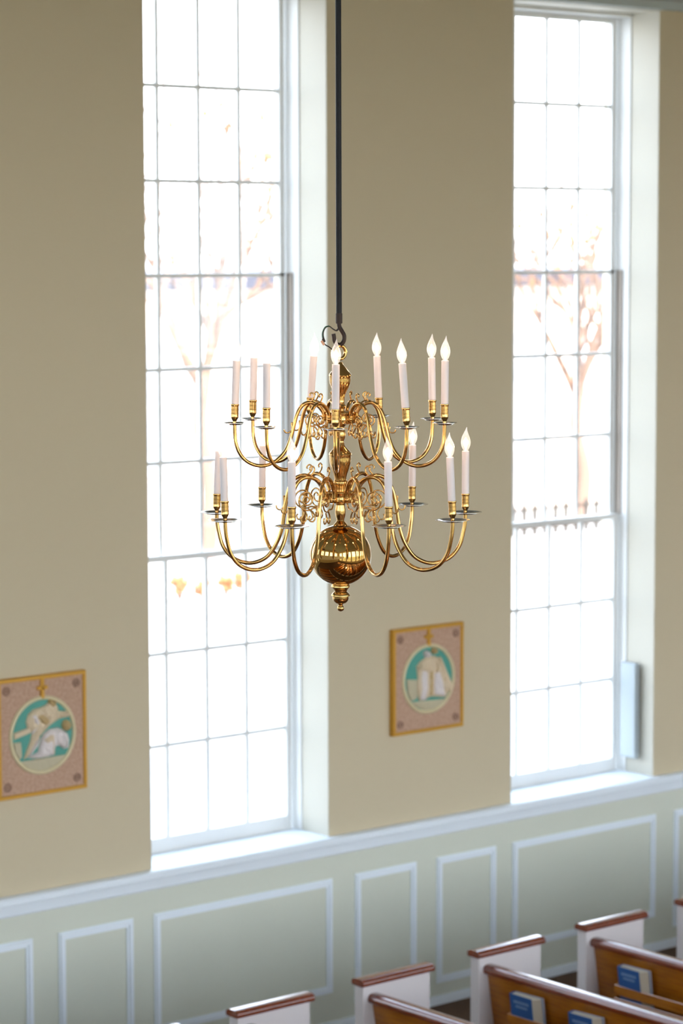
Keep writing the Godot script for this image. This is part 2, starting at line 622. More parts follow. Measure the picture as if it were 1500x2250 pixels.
	for c in REAR:
		var w: Node3D = far_proto.duplicate()
		w.name = "window_%d" % num
		add_child(w)
		w.position = Vector3(X0, 0, c)
		w.rotation.y = PI / 2
		structure(w, "broad white window above the gallery, behind the camera")
		num += 1
	far_proto.free()
	proto.free()

	# the gallery the camera stands on
	b = MB.new()
	b.box(Vector3(X0, 2.9, 0.0), Vector3(0.9, 3.1, ZR))
	var gallery := piece(self, "floor_gallery", b.done(), M.trim)
	structure(gallery, "gallery floor at the back of the nave")
	b = MB.new()
	b.box(Vector3(0.82, 3.1, 0.02), Vector3(0.9, 3.85, ZR - 0.02))
	b.box(Vector3(0.76, 3.85, 0.02), Vector3(0.94, 3.92, ZR - 0.02), 0.01)
	piece(gallery, "parapet", b.done(), M.trim)


# ---------------------------------------------------------------- chandelier
func px(r: float, y: float) -> Vector3:
	# a point of an arm's profile: radius and picture row, as measured, to chandelier space (radius along z)
	return Vector3(0, (1100.0 - y) * UNIT * 1.005, r * UNIT)


func profile(rows: Array) -> Array:
	var out := []
	for p in rows:
		out.append(Vector2(p[0] * UNIT, (1100.0 - p[1]) * UNIT * 1.005))
	return out


func arm_path(rows: Array, per := 6) -> Array:
	var pts := []
	for p in rows:
		pts.append(px(p[0], p[1]))
	return curve(pts, per)


func spiral(c: Vector2, r0: float, r1: float, a0: float, turns: float) -> Array:
	# rows of (radius, picture row)
	var out := []
	var steps := int(absf(turns) * 16)
	for i in steps + 1:
		var f := float(i) / steps
		var a := a0 + turns * TAU * f
		var r := lerpf(r0, r1, pow(f, 0.8))
		out.append([c.x + cos(a) * r, c.y + sin(a) * r])
	return out


func build_chandelier() -> void:
	var ch := thing("chandelier", CHAND, -YAW)
	tag(ch, "two-tier polished brass chandelier with eighteen electric candles hanging from a black pole", "chandelier")

	# turned shaft from the top loop to the finial, in turned pieces
	var b := MB.new()
	b.lathe(profile([[0, 797], [5, 798], [5.5, 801], [9, 805], [17, 815], [24.5, 824], [25, 827], [23.6, 829], [23.8, 836], [22.6, 844], [19, 853], [14.5, 861], [11.5, 868], [10, 878], [9.6, 888], [11, 890], [13.5, 894], [12, 898], [9, 899], [9, 905], [0, 905]]), 40)
	piece(ch, "baluster", b.done(), M.brass)
	b = MB.new()
	b.lathe(profile([[0, 903], [30, 904], [34, 906], [34.6, 909], [33.4, 911], [33.4, 925], [34.6, 927], [33.4, 930], [24, 931], [12, 935], [9, 939], [0, 939]]), 40)
	piece(ch, "arm_ring", b.done(), M.brass)
	b = MB.new()
	b.lathe(profile([[0, 930], [8.5, 937], [8.6, 941], [11.2, 948], [12, 955], [11, 962], [8.4, 968], [8, 972], [9.5, 975], [9.5, 978], [13, 983], [20, 990], [25, 996], [25.5, 999], [24, 1001], [24.2, 1008], [23, 1018], [19.5, 1030], [15.5, 1041], [13.3, 1050], [13, 1054], [15.5, 1057], [16.2, 1062], [14.5, 1066], [13.4, 1068], [13.4, 1078], [0, 1080]]), 40)
	piece(ch, "baluster", b.done(), M.brass)
	b = MB.new()
	b.lathe(profile([[0, 1076], [16, 1077], [34, 1078.5], [36, 1080], [36, 1083], [34.6, 1085], [34.6, 1098], [36, 1100], [35, 1103], [22, 1105], [14, 1108], [9, 1110], [0, 1110]]), 40)
	piece(ch, "arm_ring", b.done(), M.brass)
	b = MB.new()
	b.lathe(profile([[0, 1105], [10, 1107], [10, 1111], [11.6, 1118], [12, 1125], [11, 1133], [8.8, 1140], [8.4, 1144], [10.5, 1147], [14, 1150.5], [16, 1154], [0, 1156]]), 40)
	piece(ch, "neck", b.done(), M.brass)
	b = MB.new()
	var ball := []
	for i in 41:
		var a := PI * i / 40.0
		ball.append([68.0 * sin(a), 1219.5 - 67.0 * cos(a)])
	b.lathe(profile(ball), 72)
	piece(ch, "ball", b.done(), M.brass_ball)
	b = MB.new()
	b.lathe(profile([[0, 1283], [19, 1284], [20.8, 1287], [20.8, 1290], [17, 1294], [14.2, 1298], [14, 1300], [18, 1303], [20.8, 1307], [20.8, 1309.5], [18, 1311], [18, 1316], [16, 1321], [12, 1325], [6, 1327], [4.6, 1330], [7.2, 1334], [8, 1338], [6, 1342], [2, 1344], [0, 1344]]), 40)
	piece(ch, "finial", b.done(), M.brass)
	b = MB.new()
	b.torus(px(0, 776), 14.5 * UNIT, 4.0 * UNIT, Basis(Vector3.UP, deg_to_rad(35)))
	piece(ch, "loop", b.done(), M.brass)

	# what every arm carries, built once
	var upper := arm_path([[35, 921], [38, 906], [48, 893], [62, 885.5], [77, 887], [89, 898], [97, 916], [103, 940], [110, 965], [121, 990], [140, 1010], [163, 1020.5], [186, 1020], [207, 1010], [222, 992], [229.5, 970], [231.5, 950], [232, 929]])
	var lower := arm_path([[36, 1096], [40, 1074], [53, 1056], [70, 1047], [88, 1046.5], [104, 1056], [115, 1076], [121, 1100], [126, 1130], [132, 1165], [144, 1197], [165, 1226], [193, 1239.5], [220, 1239], [246, 1227], [265, 1203], [274, 1172], [277.5, 1150], [278, 1131]])
	var tube_u := MB.new()
	tube_u.tube(upper, [4.1 * UNIT], 12)
	tube_u.sphere(px(36, 920), Vector3.ONE * 5.2 * UNIT)
	var tube_l := MB.new()
	tube_l.tube(lower, [4.4 * UNIT], 12)
	tube_l.sphere(px(37, 1095), Vector3.ONE * 5.4 * UNIT)
	var arm_mesh := [tube_u.done(), tube_l.done()]

	# scrollwork in the plane of the arm: [volute, crest hook, lower hook, outer spur]
	var hooks := [[], []]
	var thin := 1.7 * UNIT
	for k in 2:
		var sets := []
		if k == 0:
			var vol := [[40, 924], [46, 934]]
			vol.append_array(spiral(Vector2(64, 922), 16, 4, 2.4, -1.7))
			sets = [["volute", vol], ["crest_hook", [[66, 886], [61, 879], [57, 872], [58, 866], [63, 864], [67, 868], [65, 871]]],
				["lower_hook", [[58, 936], [50, 945], [47, 953], [51, 960], [58, 959], [60, 953], [57, 950]]],
				["lower_hook", [[68, 937], [70, 947], [66, 955], [70, 962], [77, 960], [78, 954]]],
				["spur", [[102, 930], [107, 929], [106, 938], [107, 945], [114, 950], [121, 949], [124, 943]]]]
		else:
			var vol := [[40, 1102], [50, 1114]]
			vol.append_array(spiral(Vector2(82, 1095), 25, 5, 2.3, -1.85))
			sets = [["volute", vol], ["crest_hook", [[78, 1047], [70, 1041], [64, 1033], [64, 1025], [70, 1022], [75, 1027], [73, 1031]]],
				["lower_hook", [[72, 1118], [64, 1127], [62, 1136], [67, 1143], [75, 1141], [77, 1134], [74, 1131]]],
				["lower_hook", [[86, 1120], [82, 1130], [86, 1141], [95, 1142], [98, 1134], [95, 1131]]],
				["spur", [[121, 1094], [127, 1092], [126, 1104], [128, 1116], [135, 1122], [142, 1119], [144, 1112]]]]
		for s in sets:
			var mb := MB.new()
			mb.tube(arm_path(s[1], 4 if s[0] != "volute" else 2), [thin, thin, thin], 7, true)
			hooks[k].append([s[0], mb.done()])

	var u := UNIT
	var pans := []
	for r in [27.0, 37.0]:
		var mb := MB.new()
		mb.lathe([Vector2(0, -3 * u), Vector2(r * 0.45 * u, -3 * u), Vector2(r * 0.62 * u, -2.0 * u), Vector2(r * 0.72 * u, 0.0), Vector2(r * u, 1.6 * u), Vector2(r * u, 2.5 * u), Vector2(r * 0.70 * u, 1.2 * u), Vector2(r * 0.58 * u, -0.8 * u), Vector2(0, -1.4 * u)], 40, 25)
		pans.append(mb.done())
	b = MB.new()
	b.lathe([Vector2(0, 0), Vector2(4.2 * u, 0), Vector2(4.0 * u, 5 * u), Vector2(4.6 * u, 6 * u), Vector2(8.2 * u, 13 * u), Vector2(8.6 * u, 14 * u), Vector2(8.2 * u, 15.5 * u), Vector2(8.2 * u, 21 * u), Vector2(8.7 * u, 21.5 * u), Vector2(8.7 * u, 23 * u), Vector2(8.2 * u, 23.5 * u), Vector2(8.2 * u, 29 * u), Vector2(8.7 * u, 29.5 * u), Vector2(8.7 * u, 31 * u), Vector2(8.2 * u, 31.5 * u), Vector2(8.2 * u, 38 * u), Vector2(9.2 * u, 39.5 * u), Vector2(9.4 * u, 42 * u), Vector2(9.0 * u, 43 * u), Vector2(0, 43 * u)], 28, 30)
	var cup := b.done()
	b = MB.new()
	b.lathe([Vector2(0, -2 * u), Vector2(8.1 * u, -2 * u), Vector2(8.1 * u, 93 * u), Vector2(7.6 * u, 94 * u), Vector2(5.0 * u, 94 * u), Vector2(5.0 * u, 92 * u), Vector2(0, 92 * u)], 28, 30)
	var sleeve := b.done()
	# flame-tip bulb: rings along a bent line
	var bulb_pts := []
	var bulb_r := []
	var filament_pts := []
	var filament_r := []
	for p in [[-1.0, 4.0], [2, 5.0], [6, 7.4], [11, 9.4], [16, 10.5], [20, 10.7], [25, 10.1], [30, 8.7], [35, 6.8], [40, 4.6], [44, 3.0], [48, 1.8], [51, 1.0], [53.5, 0.4]]:
		var bend: float = 2.6 * pow(maxf(0.0, (p[0] - 28.0) / 25.0), 2.0)
		bulb_pts.append(Vector3(bend * u, p[0] * u, 0))
		bulb_r.append(p[1] * u)
	for p in [[2, 1.6], [7, 2.0], [11, 3.4], [16, 4.5], [21, 4.2], [26, 2.8], [30, 1.0]]:
		filament_pts.append(Vector3(0, p[0] * u, 0))
		filament_r.append(p[1] * u)
	b = MB.new()
	b.tube(bulb_pts, bulb_r, 20)
	var bulb := b.done()
	b = MB.new()
	b.tube(filament_pts, filament_r, 12)
	var filament := b.done()

	var rng := RandomNumberGenerator.new()
	rng.seed = 20
	# [tier, angle to the camera, sideways lean of the candle in degrees as seen]
	var arms := []
	for a in [[-2.5, -0.6], [37.5, 4.0], [77.5, -0.5], [117.5, 0.8], [157.5, 2.2], [197.5, -4.2], [237.5, -1.5], [277.5, -2.0], [317.5, -0.6]]:
		arms.append([0, a[0], a[1]])
	for a in [[-21.5, -0.2], [21.5, 0.8], [60.0, 2.6], [97.0, -0.2], [144.0, -0.5], [180.0, 0.0], [220.0, -1.0], [260.0, -2.2], [297.0, 1.4]]:
		arms.append([1, a[0], a[1]])
	for a in arms:
		var k: int = a[0]
		var turn := Basis(Vector3.UP, deg_to_rad(a[1]))
		var arm := piece(ch, "arm", arm_mesh[k], M.brass, Transform3D(turn, Vector3.ZERO))
		for s in hooks[k]:
			piece(arm, s[0], s[1], M.brass)
		var foot := px(232, 929) if k == 0 else px(278, 1131)
		piece(arm, "drip_pan", pans[k], M.pan, Transform3D(Basis(), foot))
		# lean in the camera's plane: axis along the view (chandelier +z), expressed in the arm's frame
		var axis := turn.inverse() * Vector3(0, 0, 1)
		var tip := Basis(axis.normalized(), deg_to_rad(a[2]))
		piece(arm, "candle_cup", cup, M.brass, Transform3D(Basis(axis.normalized(), deg_to_rad(a[2] * 0.7)), foot))
		var top: Vector3 = foot + tip * Vector3(0, 43 * u, 0)
		piece(arm, "candle_sleeve", sleeve, M.sleeve, Transform3D(tip, top))
		var seat: Vector3 = top + tip * Vector3(0, 94 * u, 0)
		var spin := Basis(Vector3.UP, rng.randf() * TAU)
		piece(arm, "bulb", bulb, M.bulb, Transform3D(tip * spin, seat))
		piece(arm, "filament", filament, M.filament, Transform3D(tip, seat))
		var l := OmniLight3D.new()
		l.name = "bulb_light"
		l.light_color = Color(1.0, 0.80, 0.62)
		l.light_energy = 0.0062
		l.light_size = 0.012
		l.omni_range = 30.0
		l.omni_attenuation = 2.0
		l.shadow_enabled = true
		l.position = seat + tip * Vector3(0, 18 * u, 0)
		arm.add_child(l, true)


func build_pole() -> void:
	# chandelier space: x to the camera's right, y up, z to the camera
	var pole := thing("suspension_pole", CHAND, -YAW)
	tag(pole, "thin black suspension pole with a dark iron hook holding the chandelier", "pole")
	var at := func(x: float, y: float, z := 0.0) -> Vector3: return Vector3((x - 744.0) * UNIT, (1100.0 - y) * UNIT * 1.005, z * UNIT)
	var top := CEIL - CHAND.y
	var b := MB.new()
	b.tube([at.call(742.0, 700.0), Vector3(-0.0026, top, 0)], [6.4 * UNIT], 16)
	piece(pole, "rod", b.done(), M.pole)
	b = MB.new()
	b.tube([at.call(742.0, 714.0), at.call(742.0, 712.5), at.call(742.0, 692.5), at.call(742.0, 691.5)], [6.6 * UNIT, 7.4 * UNIT, 7.4 * UNIT, 6.6 * UNIT], 16)
	piece(pole, "coupling", b.done(), M.iron)
	b = MB.new()
	b.tube(curve([at.call(742.0, 712.0), at.call(743.0, 721.0), at.call(748.0, 730.0), at.call(753.0, 740.0), at.call(752.5, 751.0), at.call(746.5, 759.0), at.call(738.0, 759.0), at.call(732.5, 752.0), at.call(731.0, 744.0), at.call(729.5, 736.0)], 5), [5.2 * UNIT, 5.0 * UNIT, 4.7 * UNIT], 12)
	piece(pole, "hook", b.done(), M.iron)
	b = MB.new()
	b.lathe([Vector2(0, top - 0.05), Vector2(0.03, top - 0.05), Vector2(0.07, top - 0.02), Vector2(0.08, top), Vector2(0, top)], 24)
	piece(pole, "ceiling_rose", b.done(), M.pole)
	b = MB.new()
	b.tube(curve([at.call(741.0, 725.0, 2.0), at.call(736.0, 729.0, 4.0), at.call(728.0, 725.0, 5.0), at.call(721.0, 720.0, 5.0), at.call(713.0, 722.0, 5.0), at.call(708.0, 731.0, 5.0), at.call(707.5, 740.0, 5.0), at.call(709.5, 748.0, 5.0)], 5), [2.4 * UNIT, 2.3 * UNIT, 2.3 * UNIT, 2.2 * UNIT, 2.2 * UNIT, 1.8 * UNIT, 1.4 * UNIT], 8)
	piece(pole, "cable", b.done(), M.wire_black)
	b = MB.new()
	b.tube(curve([at.call(721.0, 718.5, 7.0), at.call(712.0, 721.0, 7.0), at.call(706.5, 731.0, 7.0), at.call(705.5, 740.0, 7.0), at.call(707.0, 749.0, 6.0)], 5), [1.1 * UNIT], 8)
	piece(pole, "earth_wire", b.done(), M.wire_green)
	b = MB.new()
	b.tube([at.call(706.5, 746.0, 6.0), at.call(707.5, 747.0, 6.0), at.call(709.0, 753.0, 6.0), at.call(709.2, 754.0, 6.0)], [2.4 * UNIT, 3.2 * UNIT, 4.0 * UNIT, 3.2 * UNIT], 10)
	piece(pole, "wire_connector", b.done(), M.iron)
	b = MB.new()
	b.tube([at.call(704.5, 750.5, 7.0), at.call(705.0, 752.0, 7.0), at.call(709.0, 759.0, 7.0), at.call(710.0, 760.0, 7.0)], [2.6 * UNIT, 3.6 * UNIT, 3.0 * UNIT, 2.0 * UNIT], 10)
	piece(pole, "wire_connector", b.done(), M.nut_tan)
	b = MB.new()
	b.tube(curve([at.call(709.0, 757.0, 6.0), at.call(714.0, 761.0, 6.0), at.call(721.0, 765.0, 5.0), at.call(731.0, 775.0, 4.0), at.call(740.0, 792.0, 3.0), at.call(741.0, 800.0, 3.0)], 5), [1.2 * UNIT], 8)
	piece(pole, "lead_wire", b.done(), M.iron)


# ---------------------------------------------------------------- wall plaques
func build_plaque(called: String, at: Vector3, w: float, h: float, label: String, shapes: Array) -> void:
	var p := thing(called, at)
	tag(p, label, "plaque", "relief plaques on the wall")
	var b := MB.new()
	b.box(Vector3(-w / 2 + 0.004, -h / 2 + 0.004, 0.0), Vector3(w / 2 - 0.004, h / 2 - 0.004, 0.032), 0.002)
	piece(p, "slab", b.done(), M.stone_pink)
	b = MB.new()
	var f := 0.022
	for r in [[-w / 2, -h / 2, w / 2, -h / 2 + f], [-w / 2, h / 2 - f, w / 2, h / 2], [-w / 2, -h / 2 + f, -w / 2 + f, h / 2 - f], [w / 2 - f, -h / 2 + f, w / 2, h / 2 - f]]:
		b.box(Vector3(r[0], r[1], 0.0), Vector3(r[2], r[3], 0.042), 0.004)
	piece(p, "frame", b.done(), M.gold)
	for sx in [-1.0, 1.0]:
		for sy in [-1.0, 1.0]:
			b = MB.new()
			var c := Vector3(sx * (w / 2 - 0.062), sy * (h / 2 - 0.066), 0.032)
			b.torus(c, 0.019, 0.0065, Basis(), 18, 8)
			b.sphere(c, Vector3(0.009, 0.009, 0.008), 6, 10)
			piece(p, "rosette", b.done(), M.rosette)
	b = MB.new()
	b.box(Vector3(-0.012, 0.20, 0.028), Vector3(0.012, h / 2 - 0.015, 0.046), 0.004)
	b.box(Vector3(-0.034, 0.250, 0.028), Vector3(0.034, 0.272, 0.046), 0.004)
	piece(p, "cross", b.done(), M.gold)
	b = MB.new()
	b.lathe([Vector2(0, 0.034), Vector2(0.205, 0.034), Vector2(0.205, 0.0), Vector2(0, 0)], 48, 40, Transform3D(Basis(Vector3.RIGHT, PI / 2), Vector3.ZERO))
	piece(p, "tondo_ground", b.done(), M.teal)
	b = MB.new()
	b.torus(Vector3(0, 0, 0.034), 0.206, 0.0115, Basis(), 56, 12)
	piece(p, "tondo_rim", b.done(), M.tondo_rim)
	var n := 1
	for s in shapes:
		b = MB.new()
		var moved := []
		for q in s[1]:
			var v: Vector2 = q + Vector2(0.020, -0.010)
			if v.length() > 0.2:
				v = v.normalized() * 0.2
			moved.append(v)
		b.relief(moved, s[2], s[3], 0.006, 0.034, s[4], n)
		piece(p, s[0], b.done(), s[5])
		n += 1


func build_plaques() -> void:
	var V := func(a: Array) -> Array:
		var out := []
		for i in range(0, a.size(), 2):
			out.append(Vector2(a[i] * 0.001, a[i + 1] * 0.001))
		return out
	build_plaque("relief_plaque", Vector3(7.9175, 2.058, 0.0), 0.578, 0.66, "gilt-framed relief plaque at the left edge, one figure bending over a kneeling figure on teal", [
		["ground_ledge", V.call([-176, -122, 141, -121, 150, -134, 81, -180, 2, -199, -56, -195, -128, -170, -171, -131]), 0.008, 0.015, 0.002, M.figure_ground],
		["stone_block", V.call([-210, -11, -160, -13, -156, -96, -176, -114, -203, -61]), 0.010, 0.008, 0.001, M.figure_ground],
		["beam", V.call([-207, 41, -96, 65, -91, 32, -205, 4]), 0.012, 0.008, 0.001, M.figure_cream],
		["bending_figure", V.call([28, 199, 57, 196, 76, 161, 86, 131, 144, 124, 149, 90, 90, 89, 55, 72, 16, 52, -14, 27, -43, 1, -73, -32, -103, -74, -123, -104, -147, -110, -127, -63, -102, -12, -91, 28, -120, 60, -129, 94, -114, 133, -80, 158, -31, 165, 3, 173]), 0.022, 0.03, 0.012, M.figure_cream],
		["sleeve_fold", V.call([-112, 128, -70, 140, -40, 70, -90, 20, -100, 40, -70, 70]), 0.030, 0.02, 0.006, M.figure_white],
		["kneeling_figure", V.call([-34, -12, -14, 18, 25, 39, 79, 40, 113, 24, 142, -17, 136, -74, 112, -80, 83, -60, 58, -65, 52, -110, -1, -115, -65, -116, -123, -104, -93, -92, -54, -80, -44, -40]), 0.030, 0.035, 0.012, M.figure_white],
		["robe_fold", V.call([-64, 118, -22, 134, 22, 84, -8, 58, -48, 88]), 0.030, 0.014, 0.006, M.figure_gold],
		["robe_fold", V.call([-72, -18, -38, 14, -62, -44, -108, -92, -124, -96, -100, -50]), 0.029, 0.012, 0.004, M.figure_white],
		["arm", V.call([78, 116, 146, 122, 149, 94, 84, 92]), 0.031, 0.014, 0.003, M.figure_cream],
		["arm", V.call([96, 30, 126, 12, 140, -28, 134, -78, 112, -82, 108, -42, 88, -8]), 0.040, 0.016, 0.004, M.figure_white],
		["robe_fold", V.call([-30, -14, 14, 16, 40, 10, 44, -100, 30, -104, 22, -30, -10, -40]), 0.037, 0.012, 0.003, M.figure_cream],
		["head", V.call([163, 43, 154, 21, 133, 13, 112, 26, 104, 50, 113, 72, 134, 80, 155, 68]), 0.034, 0.03, 0.006, M.figure_gold],
		["head", V.call([14, 190, 30, 212, 56, 212, 70, 190, 62, 162, 36, 156, 18, 168]), 0.034, 0.03, 0.006, M.figure_gold],
	])
	build_plaque("relief_plaque", Vector3(10.745, 2.069, 0.0), 0.580, 0.655, "gilt-framed relief plaque between the windows, robed figures standing at a beam on teal", [
		["ground_ledge", V.call([-174, -119, 108, -129, 137, -136, 85, -174, 21, -193, -54, -184, -122, -155]), 0.008, 0.015, 0.002, M.figure_ground],
		["stone_block", V.call([-202, 24, -117, 15, -117, -104, -168, -116, -196, -61]), 0.012, 0.008, 0.001, M.figure_ground],
		["robed_figures", V.call([-71, 133, -43, 147, -8, 152, 26, 149, 50, 138, 84, 82, 142, -2, 166, -57, 114, -121, 4, -104, -31, -109, -54, -120, -100, -119, -122, -43, -111, 25, -122, 95, -100, 118]), 0.022, 0.03, 0.010, M.figure_cream],
		["robe_fold", V.call([-94, 79, -42, 74, -37, -35, -54, -120, -100, -114, -100, 6]), 0.032, 0.02, 0.008, M.figure_white],
		["robe_fold", V.call([9, 47, 61, 54, 84, -13, 108, -116, 4, -91, 4, -5]), 0.032, 0.02, 0.008, M.figure_white],
		["robe_fold", V.call([-28, 66, 2, 64, 0, -96, -26, -100]), 0.027, 0.010, 0.003, M.figure_gold],
		["arm", V.call([-118, 96, -88, 112, -22, 70, -26, 46, -62, 54, -118, 78]), 0.037, 0.014, 0.003, M.figure_cream],
		["arm", V.call([18, 120, 52, 112, 66, 60, 40, 40, 10, 52, 34, 76]), 0.037, 0.014, 0.003, M.figure_cream],
		["beam", V.call([50, 129, 70, 140, 172, -53, 157, -91, 119, -69]), 0.026, 0.01, 0.002, M.figure_cream],
		["head", V.call([-14, 161, -21, 145, -40, 140, -58, 149, -65, 167, -58, 183, -40, 188, -21, 179]), 0.036, 0.02, 0.005, M.figure_white],
		["head", V.call([45, 177, 38, 163, 21, 158, 4, 166, -4, 182, 4, 197, 21, 201, 38, 193]), 0.036, 0.02, 0.005, M.figure_gold],
	])


# ---------------------------------------------------------------- pews, books, speaker
func lean(y: float) -> float:
	# x of the rear face of a pew's back at height y
	return 0.05 + (0.875 - y) * 0.16


func make_pew(length: float) -> Node3D:
	var p := Node3D.new()
	for side in 2:
		var z := 0.0 if side == 0 else length
		var b := MB.new()
		b.prism([Vector2(0.0, 0.0), Vector2(0.50, 0.0), Vector2(0.50, 0.30), Vector2(0.455, 0.46), Vector2(0.455, 0.925), Vector2(0.0, 0.925)], z - 0.03, z + 0.03, Transform3D(), 5)
		var e := piece(p, "end_panel", b.done(), M.pew_white)
		b = MB.new()
		b.box(Vector3(-0.008, 0.0, z - 0.034), Vector3(0.0, 0.925, z + 0.034), 0.002)
		piece(e, "edge_strip", b.done(), M.pew_white)
		b = MB.new()
		b.prism([Vector2(-0.042, -0.004), Vector2(0.042, -0.004), Vector2(0.048, 0.006), Vector2(0.047, 0.018), Vector2(0.040, 0.027), Vector2(0.022, 0.033), Vector2(-0.022, 0.033), Vector2(-0.040, 0.027), Vector2(-0.047, 0.018), Vector2(-0.048, 0.006)], -0.018, 0.475, Transform3D(Basis(Vector3(0, 0, 1), Vector3(0, 1, 0), Vector3(1, 0, 0)), Vector3(0, 0.925, z)), 50)
		piece(e, "cap", b.done(), M.rail_wood)
	var z0 := 0.03
	var z1 := length - 0.03
	var b2 := MB.new()
	b2.prism([Vector2(lean(0.86), 0.86), Vector2(lean(0.30), 0.30), Vector2(lean(0.30) + 0.03, 0.30), Vector2(lean(0.86) + 0.03, 0.86)], z0, z1)
	piece(p, "backrest", b2.done(), M.wood)
	b2 = MB.new()
	var r := []
	for q in [[-0.022, -0.026], [-0.027, -0.014], [-0.025, 0.002], [-0.016, 0.014], [0.0, 0.019], [0.03, 0.019], [0.046, 0.014], [0.055, 0.002], [0.057, -0.014], [0.052, -0.026]]:
		r.append(Vector2(lean(0.86) + q[0], 0.858 + q[1]))
	b2.prism(r, z0, z1, Transform3D(), 50)
	piece(p, "top_rail", b2.done(), M.rail_wood)
	b2 = MB.new()
	b2.box(Vector3(0.10, 0.40, z0), Vector3(0.50, 0.435, z1), 0.008)
	piece(p, "seat", b2.done(), M.wood)
	for k in [0.33, 0.67]:
		b2 = MB.new()
		b2.box(Vector3(0.12, 0.0, length * k - 0.02), Vector3(0.46, 0.40, length * k + 0.02), 0.004)
		piece(p, "seat_support", b2.done(), M.wood)
	# book racks hung on the rear face
	for k in 2:
		var a := 0.245 + k * 1.75
		var len_r := 1.05
		var x_in := lean(0.60)
		b2 = MB.new()
		b2.box(Vector3(x_in - 0.075, 0.535, a), Vector3(x_in + 0.0, 0.55, a + len_r), 0.002)
		var rack := piece(p, "book_rack", b2.done(), M.wood)
		for y in [[0.605, 0.662], [0.535, 0.588]]:
			b2 = MB.new()
			b2.box(Vector3(x_in - 0.085, y[0], a - 0.012), Vector3(x_in - 0.073, y[1], a + len_r + 0.012), 0.003)
			piece(rack, "slat", b2.done(), M.wood)
		for zz in [a - 0.012, a + len_r]:
			b2 = MB.new()
			b2.prism([Vector2(x_in - 0.073, 0.535), Vector2(lean(0.535), 0.535), Vector2(lean(0.68), 0.68), Vector2(x_in - 0.073, 0.66)], zz, zz + 0.012)
			piece(rack, "rack_end", b2.done(), M.wood)
	return p


func build_pews() -> void:
	var length := 3.6
	var proto := make_pew(length)
	# rows as measured at their wall-side ends
	var rows := []
	for k in range(-7, 13):
		rows.append([7.80 + 0.832 * k, 1.885 - 0.022 * k, k])
	var words := {
		0: "wooden pew at the bottom, leftmost, only its white end and cap showing",
		1: "wooden pew second from the left, its rail just rising into view",
		2: "wooden pew third from the left, blue books in its rack",
		3: "wooden pew fourth from the left, one blue book beside its white end",
		4: "wooden pew cut by the right edge, only a sliver of white end showing",
	}
	for r in rows:
		var p: Node3D = proto.duplicate()
		p.name = numbered("church_pew")
		add_child(p)
		p.position = Vector3(r[0], 0, r[1])
		tag(p, words.get(r[2], "wooden pew with white ends beyond the picture's edge, on the window side"), "pew", "church pews")
	for r in rows:
		var p: Node3D = proto.duplicate()
		p.name = numbered("church_pew")
		add_child(p)
		p.position = Vector3(r[0], 0, 7.0)
		tag(p, "wooden pew with white ends across the aisle, mirrored only in the brass ball", "pew", "church pews")
	proto.free()


func build_books() -> void:
	# [pew row, z of its left edge, width, height, label]
	var rng := RandomNumberGenerator.new()
	rng.seed = 4
	for s in [[2, 0.265, "blue hymnal in the third pew's rack, nearer the white pew end", 0.0, 0.782], [2, 0.70, "blue hymnal at the bottom edge, farther along the third pew's rack", 0.03, 0.775], [3, 0.27, "blue hymnal in the rack of the fourth pew", -0.02, 0.776]]:
		var row: int = s[0]
		var base := Vector3(7.80 + 0.832 * row + lean(0.60) - 0.068, 0.551, 1.885 - 0.022 * row + s[1])
		var bk := thing("hymnal", base)
		tag(bk, s[2], "book", "hymnals in the pew racks")
		bk.rotation = Vector3(0, s[3], 0.13)
		var w := 0.165
		var h: float = s[4] - 0.551
		var b := MB.new()
		b.box(Vector3(0.0, 0.0, 0.0), Vector3(0.003, h, w), 0.001)
		var cover := piece(bk, "front_cover", b.done(), M.book_blue)
		for q in [[0.80, 0.86, 0.16, 0.84], [0.70, 0.75, 0.24, 0.76]]:
			b = MB.new()
			b.box(Vector3(-0.0006, h * q[0], w * q[2]), Vector3(0.0, h * q[1], w * q[3]))
			piece(cover, "cover_print", b.done(), M.book_print)
		b = MB.new()
		# pages fan out a little at the open side
		b.prism([Vector2(0.003, 0.004), Vector2(0.003, w - 0.006), Vector2(0.018, w + 0.012), Vector2(0.040, w + 0.030), Vector2(0.046, w + 0.026), Vector2(0.036, 0.010), Vector2(0.02, 0.0)], 0.003, h - 0.005, Transform3D(Basis(Vector3(1, 0, 0), Vector3(0, 0, 1), Vector3(0, 1, 0)), Vector3.ZERO))
		piece(bk, "pages", b.done(), M.pages)
		b = MB.new()
		b.prism([Vector2(0.037, 0.006), Vector2(0.047, w + 0.042), Vector2(0.051, w + 0.042), Vector2(0.041, 0.004)], 0.0, h, Transform3D(Basis(Vector3(1, 0, 0), Vector3(0, 0, 1), Vector3(0, 1, 0)), Vector3.ZERO))
		piece(bk, "back_cover", b.done(), M.book_grey)
		b = MB.new()
		b.box(Vector3(0.0, 0.0, -0.002), Vector3(0.038, h, 0.004), 0.001)
		piece(bk, "spine", b.done(), M.book_blue)


func build_speaker() -> void:
	var x := FIRST + PERIOD + OPEN_W / 2 - 0.006
	var s := thing("column_loudspeaker", Vector3(x, 1.295, -0.183))
	tag(s, "slim pale grey column loudspeaker fixed to the right window's reveal", "loudspeaker")
	var b := MB.new()
	b.box(Vector3(-0.05, 0.0, -0.072), Vector3(-0.012, 0.645, 0.072), 0.006)
	piece(s, "cabinet", b.done(), M.speaker)
	b = MB.new()
	b.box(Vector3(-0.055, 0.008, -0.066), Vector3(-0.05, 0.637, 0.066), 0.002)
	piece(s, "grille", b.done(), M.speaker_grille)
	for y in [0.16, 0.5]:
		b = MB.new()
		b.box(Vector3(-0.012, y, -0.03), Vector3(0.0, y + 0.05, 0.05), 0.002)
		piece(s, "bracket", b.done(), M.speaker)


